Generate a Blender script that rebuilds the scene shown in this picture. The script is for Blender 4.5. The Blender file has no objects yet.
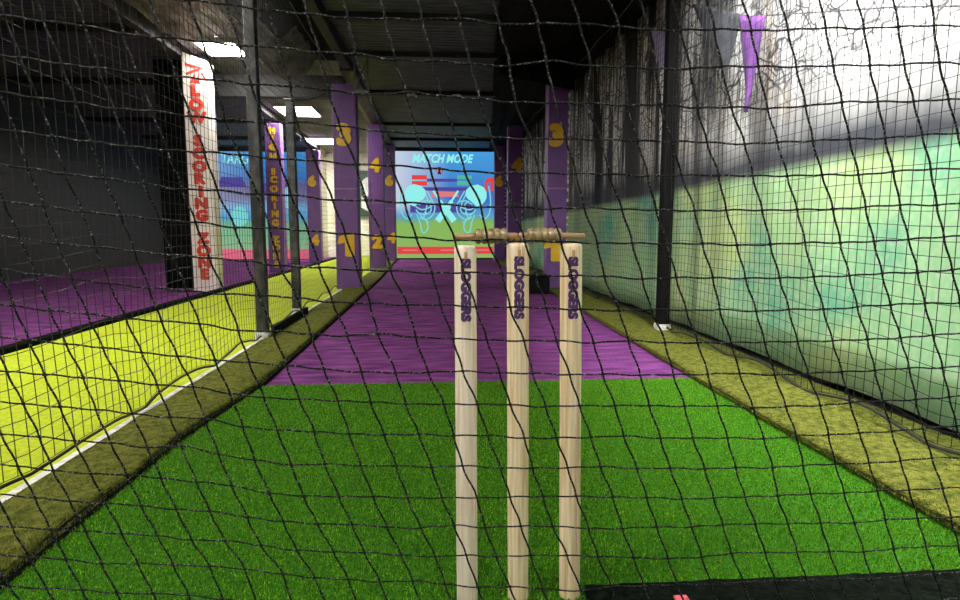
import bpy, bmesh, math, random
import numpy as np
from mathutils import Matrix, Vector, noise as mnoise
random.seed(7); rng = np.random.default_rng(7)
SC = bpy.context.scene; COL = SC.collection
PI = math.pi

# ------------------------------------------------------------------ helpers
class MB:
    """Collects shapes, then links them as ONE mesh object."""
    def __init__(s): s.v = []; s.f = []; s.n = 0
    def add(s, V, F):
        V = np.asarray(V, float)
        s.v.append(V); s.f += [tuple(i + s.n for i in q) for q in F]; s.n += len(V); return s
    def box(s, x0, x1, y0, y1, z0, z1):
        V = [(x, y, z) for x in (x0, x1) for y in (y0, y1) for z in (z0, z1)]
        return s.add(V, [(0, 1, 3, 2), (4, 6, 7, 5), (0, 4, 5, 1), (2, 3, 7, 6), (0, 2, 6, 4), (1, 5, 7, 3)])
    def grid(s, P):
        """P: (n, m, 3) array of points"""
        P = np.asarray(P, float); n, m = P.shape[:2]
        F = [(i*m+j, (i+1)*m+j, (i+1)*m+j+1, i*m+j+1) for i in range(n-1) for j in range(m-1)]
        return s.add(P.reshape(-1, 3), F)
    def tube(s, pts, r, sides=6, cap=True):
        P = np.asarray(pts, float); n = len(P)
        T = np.gradient(P, axis=0); T /= np.linalg.norm(T, axis=1)[:, None] + 1e-12
        m = T.mean(0); ref = np.eye(3)[int(np.argmin(np.abs(m)))]
        U = np.cross(T, ref); U /= np.linalg.norm(U, axis=1)[:, None] + 1e-12
        W = np.cross(T, U)
        R = np.broadcast_to(np.asarray(r, float), (n,))[:, None]
        rings = []
        for k in range(sides):
            a = 2*PI*k/sides
            rings.append(P + R*(math.cos(a)*U + math.sin(a)*W))
        V = np.stack(rings, 1).reshape(-1, 3)
        F = [(i*sides+k, i*sides+(k+1) % sides, (i+1)*sides+(k+1) % sides, (i+1)*sides+k) for i in range(n-1) for k in range(sides)]
        if cap: F += [tuple(range(sides))[::-1], tuple((n-1)*sides+k for k in range(sides))]
        return s.add(V, F)
    def lathe(s, prof, c=(0, 0, 0), axis='z', sides=24):
        """prof: list of (radius, height)"""
        n = len(prof); V = []
        for r, h in prof:
            for k in range(sides):
                a = 2*PI*k/sides; p = (r*math.cos(a), r*math.sin(a), h)
                if axis == 'x': p = (p[2], p[0], p[1])
                if axis == 'y': p = (p[1], p[2], p[0])
                V.append((p[0]+c[0], p[1]+c[1], p[2]+c[2]))
        F = [(i*sides+k, i*sides+(k+1) % sides, (i+1)*sides+(k+1) % sides, (i+1)*sides+k) for i in range(n-1) for k in range(sides)]
        F += [tuple(range(sides))[::-1], tuple((n-1)*sides+k for k in range(sides))]
        return s.add(V, F)
    def prism(s, pts, M, d):
        """outline pts (x, y) extruded by d along local z, then moved by M"""
        n = len(pts)
        V = [M @ Vector((x, y, 0)) for x, y in pts] + [M @ Vector((x, y, d)) for x, y in pts]
        F = [tuple(range(n))[::-1], tuple(range(n, 2*n))] + [(i, (i+1) % n, n+(i+1) % n, n+i) for i in range(n)]
        return s.add([tuple(v) for v in V], F)

def link(name, me, mat, parent=None, smooth=False):
    o = bpy.data.objects.new(name, me); COL.objects.link(o)
    if mat: me.materials.append(mat)
    if smooth: me.polygons.foreach_set('use_smooth', [True]*len(me.polygons))
    if parent: o.parent = parent; o.matrix_parent_inverse = Matrix.Translation(parent.location).inverted()
    return o
def obj(name, mb, mat, parent=None, smooth=False, bevel=0, fix=False):
    me = bpy.data.meshes.new(name)
    V = np.concatenate(mb.v)
    me.from_pydata(V.tolist(), [], mb.f); me.update()
    o = link(name, me, mat, parent, smooth)
    if fix:
        bm = bmesh.new(); bm.from_mesh(me); bmesh.ops.recalc_face_normals(bm, faces=bm.faces); bm.to_mesh(me); bm.free()
    if bevel:
        b = o.modifiers.new('bevel', 'BEVEL'); b.width = bevel; b.segments = 3; b.limit_method = 'ANGLE'
    return o
def thing(name, label, cat, loc=(0, 0, 0), group=None):
    o = bpy.data.objects.new(name, None); COL.objects.link(o); o.location = loc; o.empty_display_size = .1
    return tag(o, label, cat, group)
def tag(o, label, cat, group=None):
    o['label'] = label; o['category'] = cat
    if group: o['group'] = group
    return o
def struct(name, mb, mat, **k):
    o = obj(name, mb, mat, **k); o['kind'] = 'structure'; return o

# ------------------------------------------------------------------ materials
def mat(name, c1, c2=None, scale=5, stretch=(1, 1, 1), rough=.6, bump=0, bscale=None, metal=0, detail=4, spec=.5, lo=.35, hi=.65, c3=None, coat=0):
    m = bpy.data.materials.new(name); m.use_nodes = True; N = m.node_tree.nodes; L = m.node_tree.links
    b = N['Principled BSDF']; b.inputs['Roughness'].default_value = rough; b.inputs['Metallic'].default_value = metal
    b.inputs['Specular IOR Level'].default_value = spec; b.inputs['Coat Weight'].default_value = coat
    tc = N.new('ShaderNodeTexCoord'); mp = N.new('ShaderNodeMapping'); mp.inputs['Scale'].default_value = stretch
    L.new(tc.outputs['Object'], mp.inputs['Vector'])
    nz = N.new('ShaderNodeTexNoise'); nz.inputs['Scale'].default_value = scale; nz.inputs['Detail'].default_value = detail
    L.new(mp.outputs[0], nz.inputs['Vector'])
    r = N.new('ShaderNodeValToRGB'); r.color_ramp.elements[0].position = lo; r.color_ramp.elements[1].position = hi
    r.color_ramp.elements[0].color = (*c1, 1); r.color_ramp.elements[1].color = (*(c2 or c1), 1)
    if c3: e = r.color_ramp.elements.new((lo+hi)/2); e.color = (*c3, 1)
    L.new(nz.outputs['Fac'], r.inputs[0]); L.new(r.outputs[0], b.inputs['Base Color'])
    if bump:
        n2 = N.new('ShaderNodeTexNoise'); n2.inputs['Scale'].default_value = bscale or scale; n2.inputs['Detail'].default_value = 5
        L.new(mp.outputs[0], n2.inputs['Vector'])
        bp = N.new('ShaderNodeBump'); bp.inputs['Strength'].default_value = bump; bp.inputs['Distance'].default_value = .02
        L.new(n2.outputs['Fac'], bp.inputs['Height']); L.new(bp.outputs[0], b.inputs['Normal'])
    return m
def emit(name, col, strength):
    m = bpy.data.materials.new(name); m.use_nodes = True; N = m.node_tree.nodes; L = m.node_tree.links
    N.remove(N['Principled BSDF']); e = N.new('ShaderNodeEmission'); e.inputs[0].default_value = (*col, 1); e.inputs[1].default_value = strength
    L.new(e.outputs[0], N['Material Output'].inputs[0]); return m
def nd(m, t, **k):
    n = m.node_tree.nodes.new(t)
    for a, v in k.items(): setattr(n, a, v)
    return n
def srgb(r, g, b):
    f = lambda c: (c/255/12.92) if c <= 10 else ((c/255+.055)/1.055)**2.4
    return (f(r), f(g), f(b))

# text -> mesh vertices in a local frame (x right, y up), centred
def text_arrays(s, size, bold=.0, shear=0, res=3):
    cu = bpy.data.curves.new('t', 'FONT'); cu.body = s; cu.size = size; cu.offset = bold*size; cu.shear = shear
    cu.align_x = 'CENTER'; cu.align_y = 'CENTER'; cu.resolution_u = res; cu.fill_mode = 'FRONT'
    o = bpy.data.objects.new('t', cu); COL.objects.link(o)
    bpy.context.view_layer.update()
    dg = bpy.context.evaluated_depsgraph_get(); me = bpy.data.meshes.new_from_object(o.evaluated_get(dg))
    V = np.array([v.co[:] for v in me.vertices]); F = [tuple(p.vertices) for p in me.polygons]
    bpy.data.objects.remove(o); bpy.data.curves.remove(cu); bpy.data.meshes.remove(me)
    if len(V): V[:, :2] -= (V[:, :2].max(0)+V[:, :2].min(0))/2
    return V, F
def fatten(V, F, r, n=10, lift=.0004):
    """thicken a glyph outline: the union of copies shifted round a circle"""
    VV, FF = [V], list(F)
    for k in range(n):
        a = 2*PI*k/n; FF += [tuple(i+len(V)*(k+1) for i in f) for f in F]; VV.append(V+np.array([r*math.cos(a), r*math.sin(a), lift*(k+1)]))
    return np.concatenate(VV), FF
def put_text(mb, s, size, O, X, Y, bold=.0, shear=0, sx=1, sy=1, res=3, fat=0):
    """text centred at O with its x axis along X and its y axis along Y"""
    V, F = text_arrays(s, size, bold, shear, res)
    if fat: V, F = fatten(V, F, fat)
    O = np.array(O, float); X = np.array(X, float); Y = np.array(Y, float)
    mb.add(O + V[:, :1]*sx*X + V[:, 1:2]*sy*Y + V[:, 2:3]*np.cross(X, Y), F)

# ------------------------------------------------------------------ camera
H = .735
cam = bpy.data.objects.new('camera', bpy.data.cameras.new('camera')); COL.objects.link(cam)
cam.location = (0, 0, H); cam.rotation_euler = (math.radians(90-6.654), 0, math.radians(-4.072))
cam.data.sensor_width = 36; cam.data.lens = 22.5; cam.data.clip_start = .02; SC.camera = cam
# ------------------------------------------------------------------ palette
M = {}
M['concrete'] = mat('dark_concrete', (.03, .03, .03), (.06, .06, .055), 4)
M['green_base'] = mat('green_turf_backing', (.012, .075, .003), (.04, .17, .006), 90, rough=.9, bump=.6, bscale=260, spec=.1)
M['blade'] = mat('green_turf_blade', (.022, .095, .001), (.40, .66, .03), 210, rough=.5, spec=.3, lo=.36, hi=.68, c3=(.105, .31, .003))
M['purple'] = mat('purple_carpet', (.065, .014, .078), (.23, .06, .235), 7, (.7, 2.4, 1), rough=.95, bump=.8, bscale=60, spec=.1, lo=.3, hi=.72, detail=8)
M['lime'] = mat('lime_turf', (.285, .36, .012), (.40, .47, .03), 60, rough=.95, bump=.5, bscale=150, spec=.1)
M['olive'] = mat('olive_turf', (.05, .07, .008), (.17, .17, .03), 45, rough=.95, bump=.8, bscale=120, spec=.1, detail=6)
M['olive_blade'] = mat('olive_blade', (.06, .08, .008), (.26, .26, .05), 140, rough=.7, spec=.2)
M['black'] = mat('matt_black', (.006, .006, .007), (.012, .012, .013), 8, rough=.7)
M['black_cloth'] = mat('black_cloth', (.004, .004, .005), (.012, .012, .012), 14, rough=.95, spec=.1)
M['rubber'] = mat('black_rubber', (.0015, .002, .0015), (.006, .009, .006), 70, rough=1, bump=.5, spec=.03)
M['post'] = mat('worn_grey_steel', (.008, .008, .008), (.075, .073, .072), 22, (1, 1, .45), rough=.5, bump=.3, lo=.42, hi=.75, detail=8)
M['post_black'] = mat('black_steel', (.002, .002, .0023), (.006, .006, .006), 16, rough=.7, spec=.08)
M['white_wrap'] = mat('white_wrap', (.45, .44, .42), (.75, .74, .72), 40, rough=.8, bump=.6)
M['white_edge'] = mat('white_kerb_paint', (.35, .35, .32), (.6, .6, .56), 30, rough=.7, bump=.4)
M['ceil'] = mat('dark_ribbed_sheet', (.022, .032, .036), (.072, .098, .108), 6, (1, 6, 1), rough=.42, bump=.2, bscale=90)
M['ceil_grey'] = mat('grey_ceiling_board', (.19, .185, .165), (.27, .26, .235), 3, rough=.85)
M['foil'] = mat('grey_insulation', (.04, .034, .036), (.30, .275, .28), 5, (1, .5, 1), rough=.5, bump=1, bscale=14, lo=.32, hi=.72, detail=9)
M['beam'] = mat('black_beam', (.006, .006, .006), (.014, .014, .014), 9, rough=.6)
M['cream'] = mat('cream_cladding', (.74, .70, .57), (.82, .79, .68), 2, rough=.7)
M['pad'] = mat('purple_vinyl', (.165, .065, .265), (.205, .085, .325), 5, rough=.5, bump=.08, bscale=25)
M['white_pad'] = mat('white_vinyl', (.78, .68, .64), (.9, .82, .78), 5, rough=.5)
M['gold'] = mat('gold_print', (.88, .50, .012), (.95, .60, .03), 12, rough=.5)
M['red'] = mat('red_print', (.62, .045, .03), (.75, .07, .045), 12, rough=.5)
M['seam'] = mat('pale_seam', (.35, .16, .32), (.5, .26, .42), 20, rough=.6)
M['cord'] = mat('braided_cord', (.0025, .0025, .003), (.22, .225, .23), 380, rough=.8, lo=.54, hi=.72, detail=2, spec=.15)
M['knot'] = mat('cord_knot', (.0025, .0025, .003), (.02, .02, .022), 300, rough=.8, spec=.15)
M['mesh'] = mat('black_netting', (.004, .004, .004), (.012, .012, .012), 60, rough=.7)
M['wood'] = mat('ash_wood', (.62, .40, .19), (.88, .74, .53), 7, (26, 26, .9), rough=.42, bump=.12, bscale=14, lo=.3, hi=.62, detail=6, coat=.15)
M['wood_pink'] = mat('pale_ash_wood', (.72, .53, .39), (.90, .78, .66), 7, (26, 26, .9), rough=.42, bump=.12, bscale=14, lo=.3, hi=.62, detail=6, coat=.15)
M['wood_inlay'] = mat('tan_inlay', (.40, .22, .08), (.52, .32, .13), 18, (6, 6, 1), rough=.5)
M['bail'] = mat('waxed_bail_wood', (.24, .16, .065), (.36, .26, .13), 30, (1, 2, 2), rough=.3, coat=.4)
M['bail_spigot'] = mat('bail_spigot_wood', (.34, .19, .09), (.46, .29, .16), 20, (2, 20, 20), rough=.4)
M['ink'] = mat('purple_ink', (.045, .012, .085), (.10, .035, .15), 160, rough=.7, lo=.3, hi=.7)
M['lav'] = mat('lavender_cloth', (.36, .30, .55), (.46, .40, .64), 10, rough=.9)
M['violet'] = mat('violet_cloth', (.13, .04, .22), (.19, .06, .30), 10, rough=.9)
M['slate'] = mat('slate_cloth', (.06, .065, .085), (.10, .105, .13), 10, rough=.9)
M['rope'] = mat('pale_rope', (.03, .03, .035), (.16, .16, .17), 90, rough=.8)
M['sign_green'] = mat('dark_green_board', (.015, .05, .03), (.025, .075, .045), 6, rough=.5)
M['white_print'] = mat('white_print', (.7, .7, .68), (.8, .8, .78), 9, rough=.5)
M['pink_tag'] = mat('red_pink_tag', (.55, .05, .09), (.68, .09, .14), 40, rough=.6)
M['steel'] = mat('galvanised_steel', (.10, .10, .10), (.26, .26, .25), 30, rough=.4, metal=.6)
M['lamp_frame'] = mat('white_lamp_frame', (.6, .6, .58), (.68, .68, .66), 12, rough=.5)
LAMP = emit('lamp_diffuser', (1.0, .96, .88), 78); LAMP_NEAR = emit('near_lamp_diffuser', (1.0, .96, .90), 26); LAMP_MURAL_FILL = emit('mural_fill_diffuser', (1.0, .98, .95), 170)

# ------------------------------------------------------------------ room shell
def quad_grid(f, nu, nv):
    return np.array([[f(i/(nu-1), j/(nv-1)) for j in range(nv)] for i in range(nu)])
struct('floor', MB().box(-6.4, 2.3, -3.2, 16.9, -.12, -.02), M['concrete'])
def lane_left(y):  return np.interp(y, [0, 2.1, 2.85, 9, 14, 15.2], [-.91, -.905, -.834, -.85, -.97, -.99])
def lane_right(y): return np.interp(y, [0, 2.0, 2.85, 5.6, 7.2, 15.2], [1.25, 1.25, 1.256, 1.31, 1.33, 1.36])
def strip(name, y0, y1, fl, fr, z, m, n=60, thick=.02):
    b = MB(); ys = np.linspace(y0, y1, n)
    P = np.array([[(fl(y), y, z-thick), (fl(y), y, z), (fr(y), y, z), (fr(y), y, z-thick)] for y in ys])
    b.grid(P.transpose(1, 0, 2)); return struct(name, b, m, fix=False)
Y_SEAM = 2.852
strip('green_turf', 1.135, Y_SEAM, lambda y: -1.0, lambda y: 1.45, .0, M['green_base'])
strip('green_turf', -.2, 1.135, lambda y: -1.0, lambda y: .292, .0, M['green_base'])
strip('purple_turf', Y_SEAM, 15.3, lambda y: -1.12, lambda y: 1.55, -.003, M['purple'])
strip('lime_turf', -.2, 16.7, lambda y: -2.53, lambda y: -1.155, .01, M['lime'])
strip('purple_turf', -.2, 16.7, lambda y: -6.3, lambda y: -2.6, -.003, M['purple'])
struct('trim_1', MB().box(-2.61, -2.53, -.2, 16.7, -.01, .045), M['rubber'], bevel=.008)
# white painted kerb edge under the side net
b = MB()
ys = np.linspace(-.1, 7.3, 150)
jit = rng.normal(0, .004, 150)
b.grid(np.array([[(-1.165, y, 0), (-1.165, y, .028), (-1.128+j, y, .028), (-1.125+j, y, 0)] for y, j in zip(ys, jit)]).transpose(1, 0, 2))
struct('trim_2', b, M['white_edge'])
# raised olive turf strips with ragged edges
def olive(inner, outer, y0, y1):
    n = int((y1-y0)/.02); ys = np.linspace(y0, y1, n); b = MB(); rows = []
    s = 1 if inner(1) > outer(1) else -1
    for y in ys:
        w = .012*mnoise.noise((y*3.1, s*4, 0)) + .006*mnoise.noise((y*23, s*7, 0))
        xi = inner(y)+w; xo = outer(y); h = .034 + .006*mnoise.noise((y*5, s, 3))
        rows.append([(xi-s*.016, y, -.004), (xi-s*.014, y, h*.45), (xi, y, h*.7), (xi-s*.02, y, h)] + [(xi+(xo-xi)*t, y, h+.004*mnoise.noise((t*9, y*6, s))) for t in (.2, .4, .6, .8, 1)] + [(xo, y, -.004)])
    P = np.array(rows).transpose(1, 0, 2)
    if s > 0: P = P[::-1]
    b.grid(P); return struct('olive_turf_strip', b, M['olive'], smooth=True)
for f_, sg in ((lane_left, 1),):  # black strip painting in the shadow line along the left kerb
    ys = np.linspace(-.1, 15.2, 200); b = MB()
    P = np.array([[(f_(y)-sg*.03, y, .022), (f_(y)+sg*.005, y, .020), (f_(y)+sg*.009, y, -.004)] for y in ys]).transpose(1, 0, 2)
    b.grid(P[::-1] if sg > 0 else P); struct('kerb_shadow_strip', b, M['black_cloth'])
olive(lane_left, lambda y: -1.13, -.1, 15.2)
olive(lane_right, lambda y: 1.745, -.1, 15.2)
# grass fibres: what nobody could count
def blades(name, n, xs, ys, z0, h, w, m, label, lean=.5):
    """xs, ys arrays of n feet"""
    a = rng.uniform(0, 2*PI, n); hh = h*rng.uniform(.6, 1.15, n); ww = w*rng.uniform(.7, 1.3, n)
    dx, dy = np.cos(a), np.sin(a); l = hh*rng.uniform(0, lean, n); a2 = rng.uniform(0, 2*PI, n)
    V = np.empty((n, 3, 3))
    V[:, 0] = np.stack([xs-dx*ww, ys-dy*ww, z0], 1); V[:, 1] = np.stack([xs+dx*ww, ys+dy*ww, z0], 1)
    V[:, 2] = np.stack([xs+np.cos(a2)*l, ys+np.sin(a2)*l, z0+hh], 1)
    me = bpy.data.meshes.new(name); me.vertices.add(3*n); me.vertices.foreach_set('co', V.ravel())
    me.loops.add(3*n); me.loops.foreach_set('vertex_index', np.arange(3*n, dtype=np.int32))
    me.polygons.add(n); me.polygons.foreach_set('loop_start', np.arange(0, 3*n, 3, dtype=np.int32)); me.update(calc_edges=True)
    o = link(name, me, m); o['kind'] = 'stuff'; o['label'] = label; o['category'] = 'grass'; return o
n = 150000
ys = 1.0 + 1.85*rng.uniform(0, 1, n)**1.15
xs = rng.uniform(-.97, 1.35, n)
keep = (xs > lane_left(ys)) & (xs < lane_right(ys)) & ~((xs > .288) & (ys < 1.15)); xs, ys = xs[keep], ys[keep]
blades('turf_fibres', len(xs), xs, ys, np.full(len(xs), -.002), .012, .0015, M['blade'], 'short bright green artificial grass in front of the purple carpet')
for sgn in (-1, 1):
    n = 26000; ys = 1.0+7*rng.uniform(0, 1, n)**1.8; t = rng.uniform(0, 1, n)**1.7
    if sgn < 0: xi = lane_left(ys)+.006; xs = xi+(-1.128-xi)*t
    else: xi = lane_right(ys)-.006; xs = xi+(1.74-xi)*t
    blades('kerb_fibres', n, xs, ys, np.where(t < .03, .014, .030), .011, .0015, M['olive_blade'],
           'olive artificial grass pile on the raised strip %s the lane' % ('left of' if sgn < 0 else 'right of'), .9)

# ceilings
b = MB(); ys = np.arange(-3.2, 15.6, .015)
prof = 2.75+.007*np.sin(ys*2*PI/.095)
b.grid(np.array([[(x, y, z) for y, z in zip(ys, prof)] for x in (-1.0, 1.45)])); struct('ceiling', b, M['ceil'], smooth=True)
b = MB(); b.grid(np.array([[(x, y, z) for y, z in zip(ys, prof)] for x in (-6.4, -2.95)])); struct('ceiling', b, M['ceil'], smooth=True)
b = MB()
b.grid(quad_grid(lambda u, v: ((lambda y: (lambda xl: xl+(2.2-xl)*u)(float(np.interp(y, [0, 5.4, 7.5, 11, 15], [.45, .55, .70, 1.0, 1.3]))))(-3.2+18.8*v), -3.2+18.8*v, 2.70+.012*math.sin(u*40)+.01*mnoise.noise((u*6, v*30, 0))), 40, 120)); struct('ceiling', b, M['black_cloth'], smooth=True)
struct('ceiling', MB().box(-2.95, -1.0, 7.9, 16.8, 2.83, 2.9), M['ceil_grey'])
b = MB(); b.grid(quad_grid(lambda u, v: (-2.95+1.2*u, -3.2+11.1*v, 2.83+.05*mnoise.noise((u*5, v*16, 1))+.02*mnoise.noise((u*16, v*60, 4))), 60, 200))
struct('ceiling', b, M['foil'], smooth=True)
struct('ceiling', MB().box(-1.75, -1.0, -3.2, 7.9, 2.84, 2.9), M['black_cloth'])
for k, y in enumerate((3.4, 4.7, 5.92, 7.13, 9.07, 11.7, 13.6, 15.15)):
    struct('ceiling_beam', MB().box(-1.0, float(np.interp(y, [0, 5.4, 7.5, 11, 15], [.45, .55, .70, 1.0, 1.3]))+.04, y, y+.09, 2.69, 2.78), M['beam'], bevel=.006)
for y in (4.6, 6.4, 8.6, 11.5, 13.6): struct('ceiling_beam', MB().box(-6.3, -2.95, y, y+.09, 2.665, 2.78), M['beam'], bevel=.006)
# long beam on the pillar heads, and the cross beam in front of the second hall
struct('ceiling_beam', MB().box(-1.17, -1.0, 7.68, 15.5, 2.66, 2.84), M['beam'], bevel=.006)
struct('ceiling_beam', MB().box(-1.10, -1.0, -3, 7.4, 2.62, 2.84), M['beam'], bevel=.006)
struct('ceiling_beam', MB().box(-2.87, -1.18, 8.15, 8.3, 2.44, 2.72), M['beam'], bevel=.006)
struct('ceiling_beam', MB().box(-2.98, -2.88, -3, 15.5, 2.7, 2.9), M['beam'], bevel=.006)
# walls
struct('wall_right', MB().box(2.1, 2.25, -3.2, 16.8, -.02, 3.0), M['black'])
struct('wall_left', MB().box(-6.5, -6.38, -3.2, 16.8, -.02, 3.0), M['black'])
struct('wall_back', MB().box(-1.08, 2.25, 15.35, 15.5, -.02, 3.0), M['black'])
struct('wall_back', MB().box(-6.5, -2.95, 15.35, 15.5, -.02, 3.0), M['black'])
b = MB(); zs = np.arange(0, 2.9, .02)
pz = .014*np.abs(np.sin(zs*PI/.13))
b.grid(np.array([[(x, 16.7-p, z) for z, p in zip(zs, pz)] for x in (-2.97, -1.0)])); struct('wall_back', b, M['cream'], smooth=True)
struct('wall_side', MB().box(-1.06, -1.0, 15.5, 16.8, 0, 2.9), M['cream']); struct('wall_side', MB().box(-3.02, -2.96, 15.5, 16.8, 0, 2.9), M['cream'])
struct('wall_front', MB().box(-6.5, 2.25, -3.35, -3.2, -.02, 3.0), M['ceil_grey'])

# ------------------------------------------------------------------ lamps
def panel(x, y, z, w, d, label, lm=None):
    t = thing('ceiling_light', label, 'ceiling light', (x, y, z), 'panel lights in the ceiling')
    f = MB()
    for a in ((-w/2-.025, -w/2, -d/2-.025, d/2+.025), (w/2, w/2+.025, -d/2-.025, d/2+.025), (-w/2, w/2, -d/2-.025, -d/2), (-w/2, w/2, d/2, d/2+.025)):
        f.box(x+a[0], x+a[1], y+a[2], y+a[3], z-.02, z+.04)
    obj('frame', f, M['lamp_frame'], t)
    obj('diffuser', MB().box(x-w/2, x+w/2, y-d/2, y+d/2, z-.012, z+.02), lm or LAMP, t)
    return t
panel(-2.42, 7.30, 2.79, .42, .5, 'glaring ceiling panel light above the tall red lettered white pillar')
panel(-2.40, 10.98, 2.80, .62, .85, 'wide rectangular ceiling light above the purple gold lettered pillar')
panel(-2.60, 14.55, 2.80, .55, .9, 'farthest small ceiling light left of the pillar numbered 3', emit('far_lamp_diffuser', (1, .96, .88), 150))
for i, y in enumerate((.2, 3.7)): panel(-2.3, y, 2.77, .6, .9, 'ceiling light over the lime turf, out of the picture %s' % ('behind the camera line', 'nearer than the white pillar')[i])
for x in (-.45, 1.1): panel(x, -.7, 2.72 if x < .6 else 2.66, .6, .9, 'ceiling light behind the camera, %s side' % ('left' if x < 0 else 'right'), LAMP_NEAR)
wl = panel(1.36, 2.1, 2.64, .2, 2.0, 'added narrow fill light, out of view above the near end of the mural', LAMP_MURAL_FILL)  # fill light added out of view to brighten the near mural
obj('light_blocker', MB().box(1.21, 1.225, 1.05, 3.20, 2.08, 2.66).box(1.225, 1.50, 3.18, 3.20, 2.40, 2.66), M['black_cloth'], wl)  # unseen baffle added to keep the fill light off carpet and right pillars

# ------------------------------------------------------------------ screens
class Flat:
    """drawing surface on a vertical plane facing the camera side (-Y); u right, v up in metres"""
    def __init__(s, x0, z0, y): s.x0, s.z0, s.y = x0, z0, y
    def p(s, u, v, d=0): return (s.x0+u, s.y-d, s.z0+v)
    def poly(s, mb, pts, d): mb.add([s.p(u, v, d) for u, v in pts], [tuple(range(len(pts)))])
    def ell(s, mb, u, v, a, b_, d, n=28, a0=0, a1=2*PI): s.poly(mb, [(u+a*math.cos(a0+(a1-a0)*i/n), v+b_*math.sin(a0+(a1-a0)*i/n)) for i in range(n+(a1-a0 < 6.2))], d)
    def line(s, mb, pts, w, d):
        P = np.array(pts, float)
        if len(P) > 2:   # smooth through the points
            t = np.arange(len(P)); tt = np.linspace(0, len(P)-1, (len(P)-1)*6+1); Q = []
            for q in tt:
                i = min(int(q), len(P)-2); f = q-i
                p0, p1, p2, p3 = P[max(i-1, 0)], P[i], P[i+1], P[min(i+2, len(P)-1)]
                Q.append(.5*((2*p1)+(p2-p0)*f+(2*p0-5*p1+4*p2-p3)*f*f+(3*p1-p0-3*p2+p3)*f**3))
            P = np.array(Q)
        T = np.gradient(P, axis=0); T /= np.linalg.norm(T, axis=1)[:, None]+1e-9; Nn = np.stack([-T[:, 1], T[:, 0]], 1)*w/2
        G = np.array([[s.p(*(q+n_), d) for q, n_ in zip(P, Nn)], [s.p(*(q-n_), d) for q, n_ in zip(P, Nn)]]); mb.grid(G)
def screen_mat(name, stops, su=1.0, warp=.12, bright=.9):
    """picture thrown on a screen: bands of colour by height, softly mottled"""
    m = bpy.data.materials.new(name); m.use_nodes = True; N = m.node_tree.nodes; L = m.node_tree.links
    N.remove(N['Principled BSDF']); e = N.new('ShaderNodeEmission'); e.inputs[1].default_value = bright
    tc = N.new('ShaderNodeTexCoord'); sp = N.new('ShaderNodeSeparateXYZ'); L.new(tc.outputs['Generated'], sp.inputs[0])
    nz = N.new('ShaderNodeTexNoise'); nz.inputs['Scale'].default_value = 3.2; nz.inputs['Detail'].default_value = 3; L.new(tc.outputs['Generated'], nz.inputs['Vector'])
    ma = N.new('ShaderNodeMath'); ma.operation = 'MULTIPLY_ADD'; ma.inputs[1].default_value = warp; L.new(nz.outputs['Fac'], ma.inputs[0])
    mb_ = N.new('ShaderNodeMath'); mb_.operation = 'SUBTRACT'; mb_.inputs[1].default_value = warp/2; L.new(sp.outputs['Z'], mb_.inputs[0]); L.new(mb_.outputs[0], ma.inputs[2])
    r = N.new('ShaderNodeValToRGB'); els = r.color_ramp.elements
    while len(els) > 1: els.remove(els[0])
    els[0].position = stops[0][0]; els[0].color = (*stops[0][1], 1)
    for p, c in stops[1:]: q = els.new(p); q.color = (*c, 1)
    L.new(ma.outputs[0], r.inputs[0])
    # the left part of the sky in the picture is pale cloud
    mr = N.new('ShaderNodeMapRange'); mr.inputs['From Min'].default_value = .55; mr.inputs['From Max'].default_value = .0; mr.inputs['To Max'].default_value = su; L.new(sp.outputs['X'], mr.inputs[0])
    mz = N.new('ShaderNodeMapRange'); mz.inputs['From Min'].default_value = .40; mz.inputs['From Max'].default_value = .5; L.new(sp.outputs['Z'], mz.inputs[0])
    mm = N.new('ShaderNodeMath'); mm.operation = 'MULTIPLY'; L.new(mr.outputs[0], mm.inputs[0]); L.new(mz.outputs[0], mm.inputs[1])
    mix = N.new('ShaderNodeMix'); mix.data_type = 'RGBA'; mix.inputs['B'].default_value = (.62, .70, .84, 1)
    L.new(mm.outputs[0], mix.inputs['Factor']); L.new(r.outputs[0], mix.inputs['A']); L.new(mix.outputs['Result'], e.inputs[0])
    L.new(e.outputs[0], N['Material Output'].inputs[0]); return m
E_CY = emit('cyan_projection', srgb(150, 245, 240), .95); E_CYL = emit('cyan_line_projection', srgb(130, 225, 228), .9)
E_RED = emit('red_projection', srgb(235, 75, 75), .9); E_GRN = emit('green_projection', srgb(90, 190, 170), .9); E_PUR = emit('violet_projection', srgb(92, 80, 170), .8)
E_SAL = emit('salmon_projection', srgb(235, 130, 130), .9); E_DRK = emit('dark_projection', srgb(60, 40, 50), .8); E_WHT = emit('white_projection', srgb(240, 245, 245), .95)
SW, SH = 2.44, 2.63
t = thing('projection_screen', 'lit projector screen reading MATCH MODE at the far end of the purple lane', 'screen', (.21, 15.2, .03))
F = Flat(-1.01, .035, 15.2)
k = SW/98.0   # metres per picture unit: the screen is 98 x 107 units
U = lambda x, y: ((x-396)*k, (258-y)*SH/107.0)
obj('screen_face', MB().box(F.x0, F.x0+SW, 15.2, 15.24, F.z0, F.z0+SH), screen_mat('match_screen_picture', [
    (0, srgb(150, 190, 105)), (.33, srgb(142, 190, 96)), (.36, srgb(120, 175, 150)), (.40, srgb(95, 165, 215)), (.55, srgb(70, 120, 205)), (.62, srgb(92, 110, 195)), (.70, srgb(70, 140, 215)), (1, srgb(75, 165, 232))]), t)
fr = MB()
for a in ((-.05, 0, -.05, SH+.06), (SW, SW+.05, -.05, SH+.06), (0, SW, -.03, 0), (0, SW, SH, SH+.06)): fr.box(F.x0+a[0], F.x0+a[1], 15.17, 15.26, max(F.z0+a[2], 0.0), F.z0+a[3])
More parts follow.
